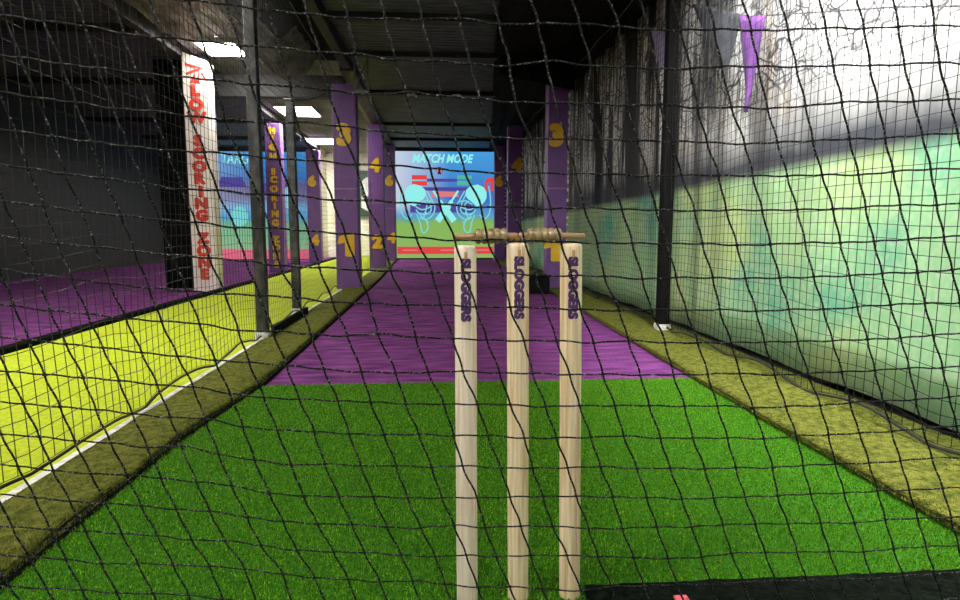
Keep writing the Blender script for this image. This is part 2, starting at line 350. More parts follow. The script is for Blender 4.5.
obj('screen_frame', fr, M['black'], t)
b = MB(); put_text(b, 'MATCH MODE', .26, F.p(*U(443, 158), .012), (1, 0, 0), (0, 0, 1), .018, .28, sx=.86, sy=1.1, fat=.006); obj('title_lettering', b, E_CY, t)
b = MB()
for x0, x1, y0, y1 in ((412, 427, 174.5, 179), (412, 427, 180.5, 185)): F.poly(b, [U(x0, y1), U(x1, y1), U(x1, y0), U(x0, y0)], .004)
obj('red_panel_graphic', b, E_RED, t)
b = MB()
for x0, x1, y0, y1 in ((457, 472, 174.5, 178), (457, 471, 180, 184.5)): F.poly(b, [U(x0, y1), U(x1, y1), U(x1, y0), U(x0, y0)], .004)
obj('green_panel_graphic', b, E_GRN, t)
b = MB()
for x0, x1, y0, y1 in ((427, 457, 178, 181), (413, 470, 186.5, 190), (410, 474, 203, 212)): F.poly(b, [U(x0, y1), U(x1, y1), U(x1, y0), U(x0, y0)], .003)
obj('stand_graphic', b, E_PUR, t)
b = MB(); F.poly(b, [U(431, 196), U(459, 196), U(457, 191), U(433, 191)], .004); obj('salmon_panel_graphic', b, E_SAL, t)
b = MB(); F.line(b, [U(494, 178), U(486, 180)], .10, .004); F.line(b, [U(486.5, 179), U(485.5, 190)], .07, .004); F.line(b, [U(492, 177), U(492, 190)], .07, .004); obj('goal_graphic', b, E_RED, t)
b = MB(); F.ell(b, *U(439.5, 170), .085, .10, .006, 6); obj('crest_graphic', b, E_DRK, t)
b = MB(); F.ell(b, *U(437.5, 170), .022, .06, .009, 10); F.ell(b, *U(441.3, 170), .022, .06, .009, 10); obj('crest_detail', b, E_SAL, t)
for s in (-1, 1):
    X = lambda d: 445.6+s*d
    b = MB()
    pts = [(41, 197), (41, 191), (38, 186), (32, 183.5), (25, 185), (20.5, 189), (19.5, 194), (22, 198), (26, 201), (31, 206), (36, 204), (39, 201)]
    F.poly(b, [U(X(a), c) for a, c in (pts if s > 0 else pts[::-1])][::-1], .006)
    obj('helmet_graphic', b, E_CY, t)
    b = MB()
    for L_ in ([(43, 185), (45, 198), (44, 212), (39, 218), (34, 214)], [(19, 190), (14, 199), (11, 206), (13, 214), (20, 219), (26, 217)],
               [(20, 194), (16, 203), (15, 210), (21, 214), (28, 212)], [(30, 206), (24, 209), (17, 207), (13, 204)], [(30, 209), (25, 214), (19, 212)],
               [(26, 215), (20, 220), (18, 227), (21, 232), (24, 231), (26, 222), (29, 214)], [(23, 200), (19, 205), (22, 217), (17, 222)], [(13, 201), (20, 200), (27, 204)]):
        F.line(b, [U(X(a), c) for a, c in L_], .032, .008)
    obj('helmet_grill_graphic', b, E_CYL, t)
b = MB()
for s in (-1, 1):
    X = lambda d: 445.6+s*d
    F.line(b, [U(X(-12.5), 190), U(X(-6), 200)], .05, .009); F.line(b, [U(X(-6), 200), U(X(-3), 205)], .1, .009)
    F.line(b, [U(X(-3), 205), U(X(8.5), 220.5)], .155, .010+.002*(s > 0))
obj('crossed_bats_graphic', b, E_CY, t)
b = MB(); F.poly(b, [U(396.5, 254), U(493.5, 254), U(493.5, 246.5), U(396.5, 246.5)], .004); obj('red_strip_graphic', b, E_RED, t)
for x0, x1 in ((402, 417), (440, 457), (474, 489)): b = MB(); F.poly(b, [U(x0, 250.7), U(x1, 250.7), U(x1, 249.4), U(x0, 249.4)], .007); obj('strip_bar_graphic', b, E_SAL, t)

t = thing('projection_screen', 'lit projector screen reading TARGET behind the left hall netting', 'screen', (-4.36, 15.2, .0))
F2 = Flat(-5.56, .02, 15.2); W2, H2 = 2.42, 2.62
obj('screen_face', MB().box(F2.x0, F2.x0+W2, 15.2, 15.24, F2.z0, F2.z0+H2), screen_mat('target_screen_picture', [
    (0, srgb(235, 110, 140)), (.09, srgb(235, 115, 140)), (.10, srgb(150, 195, 150)), (.34, srgb(120, 185, 150)), (.38, srgb(90, 165, 215)), (.48, srgb(120, 180, 225)), (.56, srgb(120, 120, 165)), (.68, srgb(110, 100, 150)), (.76, srgb(60, 125, 200)), (1, srgb(70, 160, 230))], su=.3, warp=.05), t)
fr = MB()
for a in ((-.05, 0, 0, H2+.06), (W2, W2+.05, 0, H2+.06), (0, W2, H2, H2+.06)): fr.box(F2.x0+a[0], F2.x0+a[1], 15.17, 15.26, F2.z0+a[2]-.02, F2.z0+a[3])
obj('screen_frame', fr, M['black'], t)
b = MB(); put_text(b, 'TARGET', .30, F2.p(.34+.52, 2.43, .012), (1, 0, 0), (0, 0, 1), .018, .2, sx=.86, sy=1.1); obj('title_lettering', b, E_CY, t)
b = MB(); F2.poly(b, [(.25, 1.75), (.95, 1.75), (.85, 1.98), (.35, 2.0)], .004); F2.poly(b, [(1.3, 1.6), (2.1, 1.6), (2.1, 1.85), (1.3, 1.85)], .004); obj('cloud_graphic', b, E_PUR, t)
b = MB(); F2.ell(b, 1.95, 1.5, .22, .26, .006); obj('helmet_graphic', b, E_CYL, t)
b = MB(); F2.ell(b, .75, 1.05, .2, .24, .006); obj('helmet_graphic', b, E_CYL, t)

# ------------------------------------------------------------------ pillars
def pillar(name, x0, x1, y, h, label, nums, m=None, depth=.22, seams=(1.23,), lacing=False, side_out=-1):
    t = thing(name, label, 'pillar', ((x0+x1)/2, y+depth/2, 0), 'padded pillars along the lanes')
    obj('padding', MB().box(x0, x1, y, y+depth, 0.0, h), m or M['pad'], t, bevel=.012)
    for z in seams:
        obj('seam', MB().box(x0+.004, x1-.004, y-.003, y+.004, z-.006, z+.006), M['seam'], t)
    return t
def numeral(t, s, x, y, z, size=.32):
    b = MB()
    if s == '1':
        k_ = size/.36; V = np.array([(px*k_, pz*k_, 0) for px, pz in ((-.02, .13), (-.10, .085), (-.115, .02), (-.025, .045), (-.025, -.13), (.065, -.13), (.065, .13))])
        V, F = fatten(V, [tuple(range(7))[::-1]], .013*k_, 14)
        b.add(np.array([x, y-.004, z])+V[:, :1]*np.array([1., 0, 0])+V[:, 1:2]*np.array([0, 0, 1.])+V[:, 2:3]*np.array([0, -1., 0]), F)
    else: put_text(b, s, size*.88, (x, y-.004, z), (1, 0, 0), (0, 0, 1), .02, sx=1.08, res=5, fat=.019)
    return obj('numeral', b, M['gold'], t)
P1 = pillar('padded_pillar', -1.236, -.953, 7.46, 2.46, 'purple padded pillar with gold 3 over 1, nearest on the lane left', None); numeral(P1, '3', -1.105, 7.46, 1.87, .36); numeral(P1, '1', -1.085, 7.46, .555, .36)
P2 = pillar('padded_pillar', -1.262, -.968, 11.35, 2.655, 'purple padded pillar with gold 4 over 2, middle of the lane left', None); numeral(P2, '4', -1.13, 11.35, 1.92, .36); numeral(P2, '2', -1.115, 11.35, .52, .36)
P3 = pillar('padded_pillar', -1.215, -.955, 14.0, 2.655, 'purple padded pillar with gold 6 over 4, left beside the lit screen', None); numeral(P3, '6', -1.075, 14.0, 1.855, .34); numeral(P3, '4', -1.04, 14.0, .56, .34)
R1 = pillar('padded_pillar', 1.322, 1.562, 7.2, 2.66, 'dark purple pillar with gold 3, nearest on the lane right', None); numeral(R1, '3', 1.42, 7.2, 1.85, .36); numeral(R1, '1', 1.41, 7.2, .5, .36)
R2 = pillar('padded_pillar', 1.33, 1.60, 11.35, 2.66, 'dark purple pillar with gold 4, middle of the lane right', None); numeral(R2, '4', 1.50, 11.35, 1.94, .36); numeral(R2, '2', 1.48, 11.35, .52, .36)
R3 = pillar('padded_pillar', 1.335, 1.58, 14.0, 2.66, 'dark purple pillar with gold 6, right beside the lit screen', None); numeral(R3, '6', 1.44, 14.0, 1.858, .34)
for t, x1, y in ((R1, 1.562, 7.2), (R2, 1.60, 11.35), (R3, 1.58, 14.0)):
    b = MB(); z = .35
    while z < 2.3:
        b.box(x1-.006, x1+.014, y-.006, y+.03, z, z+random.uniform(.02, .05)); z += random.uniform(.07, .13)
    obj('lacing', b, M['white_print'], t)
# lettered pillars of the left hall
def stacked(t, words, x, y, zs, size, m, sx=1.0):
    b = MB(); i = 0
    for ch in ''.join(words):
        put_text(b, ch, size, (x, y-.004, zs[i]), (1, 0, 0), (0, 0, 1), .02, sx=sx, res=4, fat=.011); i += 1
    obj('lettering', b, m, t)
t = thing('padded_pillar', 'white padded pillar with red lettering LOW SCORING ZONE', 'pillar', (-2.75, 7.45, 0), 'padded pillars along the lanes')
b = MB(); b.add([(-2.895, 7.34, 0), (-2.615, 7.34, 0), (-2.615, 7.34, 2.66), (-2.895, 7.34, 2.76), (-2.895, 7.56, 0), (-2.615, 7.56, 0), (-2.615, 7.56, 2.66), (-2.895, 7.56, 2.76)],
    [(0, 1, 2, 3), (5, 4, 7, 6), (4, 0, 3, 7), (1, 5, 6, 2), (3, 2, 6, 7), (4, 5, 1, 0)])
obj('padding', b, M['white_pad'], t, bevel=.012)
zf = lambda ypx: np.interp(ypx, [90, 274], [2.333, .215])
stacked(t, ('LOW', 'SCORING', 'ZONE'), -2.755, 7.34, [zf(q) for q in (90.5, 104, 117, 139, 152, 165, 177, 190, 202, 214, 237, 250, 262, 274)], .16, M['red'], 1.15)
b = MB(); RX = Matrix.Translation((-2.755, 7.34, 2.5)) @ Matrix.Rotation(PI/2, 4, 'X')
b.prism([(-.10, .10), (.09, .06), (.09, .085), (-.10, .13)], RX, .006); b.prism([(-.085, .0), (.06, .05), (.06, .075), (-.085, .03)], RX, .006)
b.prism([(-.06, -.09), (.05, -.09), (.05, .035), (.02, -.05), (.0, .02)], RX, .006); b.prism([(.085, .03), (.12, -.03), (.12, -.06), (.07, .02)], RX, .006)
obj('emblem', b, M['red'], t)
t = thing('padded_pillar', 'purple padded pillar with gold lettering HIGH SCORING ZONE', 'pillar', (-2.8, 10.9, 0), 'padded pillars along the lanes')
obj('padding', MB().box(-2.95, -2.68, 10.8, 11.02, 0, 2.56), M['pad'], t, bevel=.012)
zf2 = lambda ypx: np.interp(ypx, [130.7, 264], [2.43, .14])
stacked(t, ('HIGH', 'SCORING', 'ZONE'), -2.815, 10.8, [zf2(q) for q in (130.7, 138.7, 146.7, 156, 170.7, 178.7, 188, 197, 205, 213, 222, 238.7, 246.7, 256, 264)], .14, M['gold'], 1.1)
Q3 = pillar('padded_pillar', -2.95, -2.66, 14.1, 2.54, 'purple padded pillar with gold 6, farthest one left of the lime turf', None, seams=()); numeral(Q3, '6', -2.826, 14.1, 1.842, .34); numeral(Q3, '4', -2.80, 14.1, .507, .34)
# green board on the cream end wall
t = thing('wall_sign', 'dark green board with a white letter on the cream end wall', 'sign', (-1.7, 16.6, 1.1))
obj('board', MB().box(-2.12, -1.42, 16.58, 16.66, 1.10, 2.32), M['sign_green'], t, bevel=.005)
b = MB(); put_text(b, 'S', 1.15, (-1.78, 16.574, 1.70), (1, 0, 0), (0, 0, 1), .05, sx=.9); obj('letter', b, M['white_print'], t)
# black drape left of the white pillar
b = MB(); b.grid(quad_grid(lambda u, v: (-3.33+.41*u, 7.62+.03*math.sin(u*20), .02+2.72*v), 80, 6))
d = obj('drape', b, M['black_cloth'], smooth=True); tag(d, 'black hanging drape left of the white lettered pillar', 'drape')
sd = d.modifiers.new('thick', 'SOLIDIFY'); sd.thickness = .006
b = MB(); b.grid(quad_grid(lambda u, v: (.72+.86*u, 7.0+.02*math.sin(u*30), 2.70-(.22+.16*u)*v), 60, 6))
d = obj('valance', b, M['black_cloth'], smooth=True); tag(d, 'black cloth valance hanging from the ceiling above the right pillar numbered 3', 'drape')
sd = d.modifiers.new('thick', 'SOLIDIFY'); sd.thickness = .006
# black box by the right pillar
t = thing('equipment_box', 'low black box on the purple carpet before the right pillar', 'box', (1.2, 6.95, 0))
obj('body', MB().box(1.06, 1.30, 6.85, 7.12, .01, .19), M['black_cloth'], t, bevel=.02)
obj('lid', MB().box(1.05, 1.31, 6.84, 7.13, .19, .215), M['black_cloth'], t, bevel=.008)

# ------------------------------------------------------------------ posts
def post(x, y, s, h, label, m, foot):
    t = thing('net_post', label, 'post', (x, y, 0), 'posts holding the side nets')
    obj('shaft', MB().box(x-s, x+s, y-s, y+s, .02, h), m, t, bevel=.006)
    b = MB()
    for i in range(5): b.box(x-s-.006-.003*(i % 2), x+s+.006+.003*(i % 2), y-s-.006-.003*(i % 2), y+s+.006, .002+foot*i/5, .002+foot*(i+1)/5)
    obj('foot_wrap', b, M['white_wrap'], t, bevel=.005)
    return t
p = post(-1.155, 4.02, .035, 2.82, 'worn dark grey square post, nearest at the left net, white wrapped foot', M['post'], .07)
p2 = post(-1.20, 5.19, .034, 1.79, 'shorter grey post with a capped top behind the nearest left post', M['post'], .07)
obj('cap', MB().box(-1.243, -1.157, 5.147, 5.233, 1.79, 1.805), M['steel'], p2, bevel=.004)
post(1.585, 4.10, .038, 2.69, 'black square post with white foot at the right net', M['post_black'], .075)
# low black board between the two left posts
o = obj('kick_board', MB().box(-1.12, -1.095, 4.08, 5.14, .02, .09), M['black_cloth'], bevel=.004); tag(o, 'low black board on edge between the two left posts', 'board')
# bracket hanging from the ceiling next to the pillar head
o = MB(); 
for a in ((-.95, -.93, 2.35, 2.74), (-.80, -.78, 2.35, 2.74)): o.box(a[0], a[1], 7.3, 7.33, a[2], a[3])
o.box(-.95, -.78, 7.3, 7.33, 2.33, 2.36); o.tube([(-.94, 7.31, 2.36), (-.79, 7.31, 2.7)], .008, 6)
o = obj('hanging_bracket', o, M['steel']); tag(o, 'dull steel bracket hanging beside the head of the pillar numbered 3 and 1', 'bracket')
for x, w in ((-.36, 'left'), (.30, 'right')):
    o = MB(); o.box(x-.06, x+.06, 9.03, 9.065, 2.675, 2.70); o.tube([(x-.07, 9.03, 2.665), (x+.05, 9.03, 2.69)], .012, 6); o.tube([(x+.02, 9.02, 2.70), (x+.08, 9.02, 2.65)], .012, 6)
    o = obj('beam_clip', o, M['lamp_frame']); tag(o, 'small pale clip on the black ceiling beam, %s one of two' % w, 'clip', 'clips on the ceiling beam')

# hanging insulation and cables over the left hall
for i, (x0, x1, y0, y1, z0, sag, lab) in enumerate(((-2.0, -1.35, 6.2, 7.3, 2.70, .24, 'crumpled dark insulation hanging between the left post and the pillar numbered 3'), (-1.85, -1.6, 4.6, 5.9, 2.72, .12, 'pale strip of loose insulation beside the nearest left post'))):
    b = MB(); b.grid(quad_grid(lambda u, v: (x0+(x1-x0)*u+.05*mnoise.noise((u*4, v*4, i)), y0+(y1-y0)*v, z0-sag*math.sin(PI*u)*(.6+.4*v)+.06*mnoise.noise((u*7, v*7, i+5))+.03*mnoise.noise((u*20, v*20, i))), 36, 36))
    o = obj('insulation_sheet', b, M['foil'], smooth=True); tag(o, lab, 'insulation', 'loose insulation under the ceiling')
    for q in (.25, .75): obj('hanger', MB().tube([(x0+.06, y0+(y1-y0)*q, z0-.06), (x0+.06, y0+(y1-y0)*q, 2.83)], .004, 5), M['steel'], o); sd = o.modifiers.new('thick', 'SOLIDIFY'); sd.thickness = .01
for i, (a, c, sag, lab) in enumerate((((-1.2, 5.2, 1.81), (-1.25, 7.5, 2.40), .05, 'thin cable from the capped post up to the pillar numbered 3 and 1'),)):
    q = np.linspace(0, 1, 20)[:, None]; pts = np.array(a)*(1-q)+np.array(c)*q; pts[:, 2] -= sag*4*(q*(1-q))[:, 0]
    o = obj('cable', MB().tube(pts, .008, 6), M['black'], smooth=True); tag(o, lab, 'cable')

# ------------------------------------------------------------------ side nets
def side_net(x, y0, y1, z1, label, bow=.02, sx=1, cell=.05, r=.0014, nd_=None, hem=True):
    ny = int(round((y1-y0)/cell))+1; nz = int(round((z1-.05)/cell))+1
    Y, Z = np.meshgrid(np.linspace(y0, y1, ny), np.linspace(.05, z1, nz), indexing='ij')
    hemz = np.array([.035*abs(math.sin(yy*4.4+x))+.012*mnoise.noise((yy*5, x, 0)) for yy in Y[:, 0]])
    Z = Z + hemz[:, None]*(1-(Z-.05)/(z1-.05))**6
    W = np.array([[mnoise.noise((yy*1.3, zz*1.1, x)) for zz in Z[0]] for yy in Y[:, 0]])
    W2_ = np.array([[mnoise.noise((yy*2.1+7, zz*2.1, x)) for zz in Z[0]] for yy in Y[:, 0]])
    X = x+bow*W; Z2 = Z+.025*W2_-.012*np.abs(np.sin(Y*3.1))*(Z/z1); Y2 = Y+.012*W
    P = np.stack([X, Y2, Z2], -1); b = MB()
    for i in range(ny): b.tube(P[i], r, 3, False)
    for j in range(nz): b.tube(P[:, j], r, 3, False)
    t = thing('side_net', label, 'net', (x, (y0+y1)/2, .05), 'black side nets')
    obj('netting', b, M['mesh'], t)
    b = MB(); b.tube(P[:, -1], .006, 6); obj('head_rope', b, M['rope'], t)
    b = MB(); hp = P[:, 0].copy(); hp[:, 2] = np.maximum(hp[:, 2]-.01, .012); b.tube(hp, .0055, 6); obj('hem_rope', b, M['mesh'], t)
    return t
side_net(-1.15, .95, 3.96, 2.60, 'black side net on the lane left, nearest section before the worn grey post')
side_net(-1.17, 4.08, 5.13, 2.60, 'black side net section between the two left posts')
side_net(-1.19, 5.25, 7.42, 2.58, 'black side net section from the capped post to the pillar numbered 3 and 1')
side_net(-1.20, 7.70, 11.32, 2.60, 'black side net section between the left pillars numbered 1 and 2')
side_net(-1.18, 11.6, 13.97, 2.60, 'black side net section between the farther two left pillars')
side_net(1.60, .95, 4.04, 2.62, 'black side net in front of the bright end of the cricket ground mural', bow=.025)
side_net(1.63, 4.16, 14.2, 2.62, 'black side net along the dark far part of the mural, past the black post', bow=.02)

# ------------------------------------------------------------------ mural
def mural_material():
    m = bpy.data.materials.new('printed_mural'); m.use_nodes = True; T = m.node_tree; N, L = T.nodes, T.links
    bs = N['Principled BSDF']; bs.inputs['Roughness'].default_value = .6; bs.inputs['Specular IOR Level'].default_value = .25
    tc = N.new('ShaderNodeTexCoord'); P = tc.outputs['Object']; sp = N.new('ShaderNodeSeparateXYZ'); L.new(P, sp.inputs[0])
    def nz(scale, stretch, detail=4, w=0):
        mp = N.new('ShaderNodeMapping'); mp.inputs['Scale'].default_value = stretch; mp.inputs['Location'].default_value = (w, w*2.3, w*1.7); L.new(P, mp.inputs[0])
        n_ = N.new('ShaderNodeTexNoise'); n_.inputs['Scale'].default_value = scale; n_.inputs['Detail'].default_value = detail; L.new(mp.outputs[0], n_.inputs['Vector']); return n_.outputs['Fac']
    def rng_(v, a, b_, c=0, d_=1):
        r = N.new('ShaderNodeMapRange'); r.inputs['From Min'].default_value = a; r.inputs['From Max'].default_value = b_; r.inputs['To Min'].default_value = c; r.inputs['To Max'].default_value = d_; L.new(v, r.inputs[0]); return r.outputs[0]
    def mul(a, b_, op='MULTIPLY'):
        r = N.new('ShaderNodeMath'); r.operation = op; r.use_clamp = True
        for i, q in enumerate((a, b_)):
            if isinstance(q, (int, float)): r.inputs[i].default_value = q
            else: L.new(q, r.inputs[i])
        return r.outputs[0]
    def mix(f, a, b_):
        r = N.new('ShaderNodeMix'); r.data_type = 'RGBA'
        for s_, q in (('Factor', f), ('A', a), ('B', b_)):
            if isinstance(q, tuple): r.inputs[s_].default_value = (*q, 1)
            elif isinstance(q, (int, float)): r.inputs[s_].default_value = q
            else: L.new(q, r.inputs[s_])
        return r.outputs['Result']
    y, z = sp.outputs['Y'], sp.outputs['Z']
    sky = mix(rng_(nz(1.6, (1, 1, 1), 3), .35, .7), (.95, .95, .92), (.70, .71, .74))
    sky = mix(rng_(nz(2.3, (1, 1, .6), 2, 3), .58, .7), sky, (.78, .70, .55))
    trunk = rng_(nz(6.5, (1, 1, .10), 3, 1), .49, .545)
    trunk2 = mul(rng_(nz(19, (1, 1, .08), 3, 2), .50, .57), .85)
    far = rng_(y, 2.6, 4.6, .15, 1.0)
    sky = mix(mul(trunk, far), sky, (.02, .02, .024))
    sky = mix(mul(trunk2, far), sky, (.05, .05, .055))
    # bare twigs
    dist = N.new('ShaderNodeTexNoise'); dist.inputs['Scale'].default_value = 5; L.new(P, dist.inputs['Vector'])
    ad = N.new('ShaderNodeMix'); ad.data_type = 'VECTOR'; ad.inputs['Factor'].default_value = .10; L.new(P, ad.inputs['A']); L.new(dist.outputs['Color'], ad.inputs['B'])
    for sc, wd, amt in ((3.6, .022, .95), (7, .036, .9), (14, .05, .75)):
        vo = N.new('ShaderNodeTexVoronoi'); vo.feature = 'DISTANCE_TO_EDGE'; vo.inputs['Scale'].default_value = sc; L.new(ad.outputs['Result'], vo.inputs['Vector'])
        tw = mul(rng_(vo.outputs['Distance'], wd, wd*.3), amt); tw = mul(tw, rng_(z, 1.25, 1.6)); sky = mix(tw, sky, (.025, .025, .03))
    # dark treeline at the far side of the field
    zl = mul(z, mul(nz(3, (1, 1, 1), 3, 5), .25), 'ADD')
    N_add = N.new('ShaderNodeMath'); N_add.operation = 'MULTIPLY_ADD'; N_add.inputs[1].default_value = .22; L.new(nz(2.4, (1, 1, 1), 4, 5), N_add.inputs[0]); L.new(z, N_add.inputs[2])
    hedge = rng_(N_add.outputs[0], 1.50, 1.24)
    sky = mix(mul(hedge, .95), sky, (.03, .036, .055))
    f1 = mix(rng_(nz(1.1, (1, 1, 1), 3, 8), .38, .62), (.36, .66, .36), (.50, .66, .28))
    f1 = mix(rng_(nz(1.5, (1, 1, 1), 3, 11), .52, .70), f1, (.10, .46, .33))
    f1 = mix(rng_(nz(26, (1, 1, 1), 4, 4), .45, .7, 0, .35), f1, (.75, .82, .62))
    edge = N.new('ShaderNodeMath'); edge.operation = 'MULTIPLY_ADD'; edge.inputs[1].default_value = .012; L.new(y, edge.inputs[0]); L.new(z, edge.inputs[2])
    field = rng_(edge.outputs[0], 1.12, 1.05)
    c = mix(field, sky, f1)
    L.new(c, bs.inputs['Base Color']); return m
b = MB()
def mural_pt(u, v):
    y = -1.2+15.4*u; z = .03+2.62*v; far = np.interp(y, [2.5, 5, 14], [.35, 1.0, 1.0])
    f = .022*math.sin(y*15+.8*math.sin(y*3))*far*(.45+.55*v)+.015*math.sin(y*6.1)+.012*mnoise.noise((y*3, z*1.2, 0))
    return (1.83+f, y, z)
b.grid(quad_grid(mural_pt, 900, 14)[:, ::-1])
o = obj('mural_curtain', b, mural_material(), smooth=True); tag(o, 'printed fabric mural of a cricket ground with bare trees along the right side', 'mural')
sd = o.modifiers.new('thick', 'SOLIDIFY'); sd.thickness = .004

# pennants in front of the mural
t = thing('bunting', 'string of violet, lavender and slate pennants hanging over the right net', 'bunting', (1.68, 3.8, 2.2))
S0 = [(1.79, 1.9, 1.45), (1.70, 2.2, 1.55), (1.70, 3.3, 1.885), (1.70, 4.05, 2.22), (1.70, 4.4, 2.15), (1.70, 4.86, 2.32), (1.79, 6.2, 2.6)]
sy = [p_[1] for p_ in S0]; SX = lambda y: np.interp(y, sy, [p_[0] for p_ in S0]); SZ = lambda y: np.interp(y, sy, [p_[2] for p_ in S0])
obj('string', MB().tube([(SX(y), y, SZ(y)) for y in np.linspace(1.9, 6.2, 44)], .004, 5), M['rope'], t)
for y0, y1, yt, dz, m_ in ((4.40, 4.84, 4.60, .30, 'lav'), (3.36, 4.05, 3.56, .38, 'slate'), (3.12, 3.40, 3.27, .50, 'violet')):
    b = MB(); n_ = 14; G = []
    for i in range(n_):
        v = i/(n_-1); row = []
        for j in range(n_):
            u = j/(n_-1); ya = y0+(y1-y0)*u; y = ya*(1-v)+yt*v; z0_ = SZ(ya)*(1-v)+(SZ(yt)-dz)*v
            row.append((SX(y)-.006+.012*math.sin(u*6+v*3)*v, y, z0_))
        G.append(row)
    b.grid(np.array(G)); o = obj('pennant', b, M[m_], t, smooth=True); sd = o.modifiers.new('thick', 'SOLIDIFY'); sd.thickness = .003

# ------------------------------------------------------------------ stumps and bails
SY = 1.125; R = .0209
def bend_text(s, size, x, yc, r, zc, bold):
    """lettering wrapped round a stump; text runs from top to bottom, letter tops to the right"""
    V, F = text_arrays(s, size, bold, 0, 4)
    V, F = fatten(V, F, .0012, 10, .00006)
    bm = bmesh.new(); vs = [bm.verts.new((p_[0], p_[1], p_[2])) for p_ in V]
    for f in F:
        try: bm.faces.new([vs[i] for i in f])
        except ValueError: pass
    h = V[:, 1].max()
    for q in np.linspace(-h, h, 9): bmesh.ops.bisect_plane(bm, geom=bm.verts[:]+bm.edges[:]+bm.faces[:], plane_co=(0, q, 0), plane_no=(0, 1, 0))
    bm.verts.index_update(); W = np.array([v.co[:] for v in bm.verts]); FF = [tuple(v.index for v in f.verts) for f in bm.faces]; bm.free()
    a = W[:, 1]/r; rr = r+.0006+W[:, 2]
    return np.stack([x+rr*np.sin(a), yc-rr*np.cos(a), zc-W[:, 0]], 1), FF
stump_w = ['left stump of pale pinkish wood under the bail end, lettered SLOGGERS', 'middle stump of light wood standing below both bails, lettered SLOGGERS', 'right stump of golden wood nearest the mural, lettered SLOGGERS']
for i, (x, top, lean) in enumerate(((.0545, .707, -.0020), (.1569, .711, -.0054), (.2624, .710, -.0094)) ):
    t = thing('cricket_stump', stump_w[i], 'stump', (x, SY, 0), 'the three stumps')
    b = MB(); b.lathe([(R, 0.0), (R, .003), (R, .3), (R, top-.012), (R*.985, top-.007), (R*.94, top-.0035), (R*.84, top-.0012), (R*.7, top-.0003), (R*.4, top), (R*.1, top)], (x, SY, 0), sides=48)
    o = obj('shaft', b, M['wood_pink' if i == 0 else 'wood'], t, smooth=True)
    V, FF = bend_text('SLOGGERS', .0225, x, SY, R, top-.083, .03)
    zc = top-.083; L_ = V[:, 2].max()-V[:, 2].min(); V[:, 2] = zc+(V[:, 2]-zc)*(.118/L_)
    obj('lettering', MB().add(V, FF), M['ink'], t)
    b = MB(); a = np.linspace(-.13, .13, 5); zz = np.linspace(top-.0265, top-.0095, 6)
    b.grid(np.array([[(x+(R+.0005)*math.sin(q), SY-(R+.0005)*math.cos(q) + (.002 if z > top-.012 else 0), z) for z in zz] for q in a])); obj('inlay', b, M['wood_inlay'], t, smooth=True)
    t.rotation_euler = (0, lean/.71, 0)
def bail(x0, xa, xb, x1, z, tilt, label):
    t = thing('bail', label, 'bail', ((x0+x1)/2, SY, z), 'the two bails')
    n_ = 5; prof = [(.0040, xa)]; w = (xb-xa)/n_
    for k_ in range(n_):
        s0 = xa+w*k_
        for q, rr in ((.04, .0112), (.14, .0135), (.5, .0148), (.86, .0135), (.96, .0112)): prof.append((rr, s0+w*q))
    prof.append((.0040, xb))
    obj('barrel', MB().lathe(prof, (0, SY, z), 'x', 28), M['bail'], t, smooth=True)
    obj('spigot', MB().lathe([(.0028, x0), (.0050, x0+.002), (.0056, xa-.004), (.0062, xa)], (0, SY, z), 'x', 20), M['bail_spigot'], t, smooth=True)
    obj('spigot', MB().lathe([(.0062, xb), (.0056, xb+.004), (.0052, x1-.002), (.0028, x1)], (0, SY, z), 'x', 20), M['bail_spigot'], t, smooth=True)
    t.rotation_euler = (0, tilt, 0); return t
bail(.029, .0705, .1305, .1515, .7235, math.radians(-1.2), 'left brass coloured bail resting between the left and middle stumps')
bail(.1525, .170, .2335, .279, .7245, math.radians(.6), 'right brass coloured bail resting between the middle and right stumps')
# black rubber mat with its red tag
t = thing('rubber_mat', 'black rubber mat at the bottom right, beside the right stump', 'mat', (.75, 1.0, 0))
b = MB(); b.grid(quad_grid(lambda u, v: (.297+.95*u, .2+.945*v+.004*mnoise.noise((u*30, v, 0)), .006+.004*mnoise.noise((u*12, v*20, 2))), 120, 30)); obj('mat_sheet', b, M['rubber'], t, smooth=True)
obj('tag', MB().box(.462, .489, 1.0, 1.086, .009, .015), M['pink_tag'], t, bevel=.002)

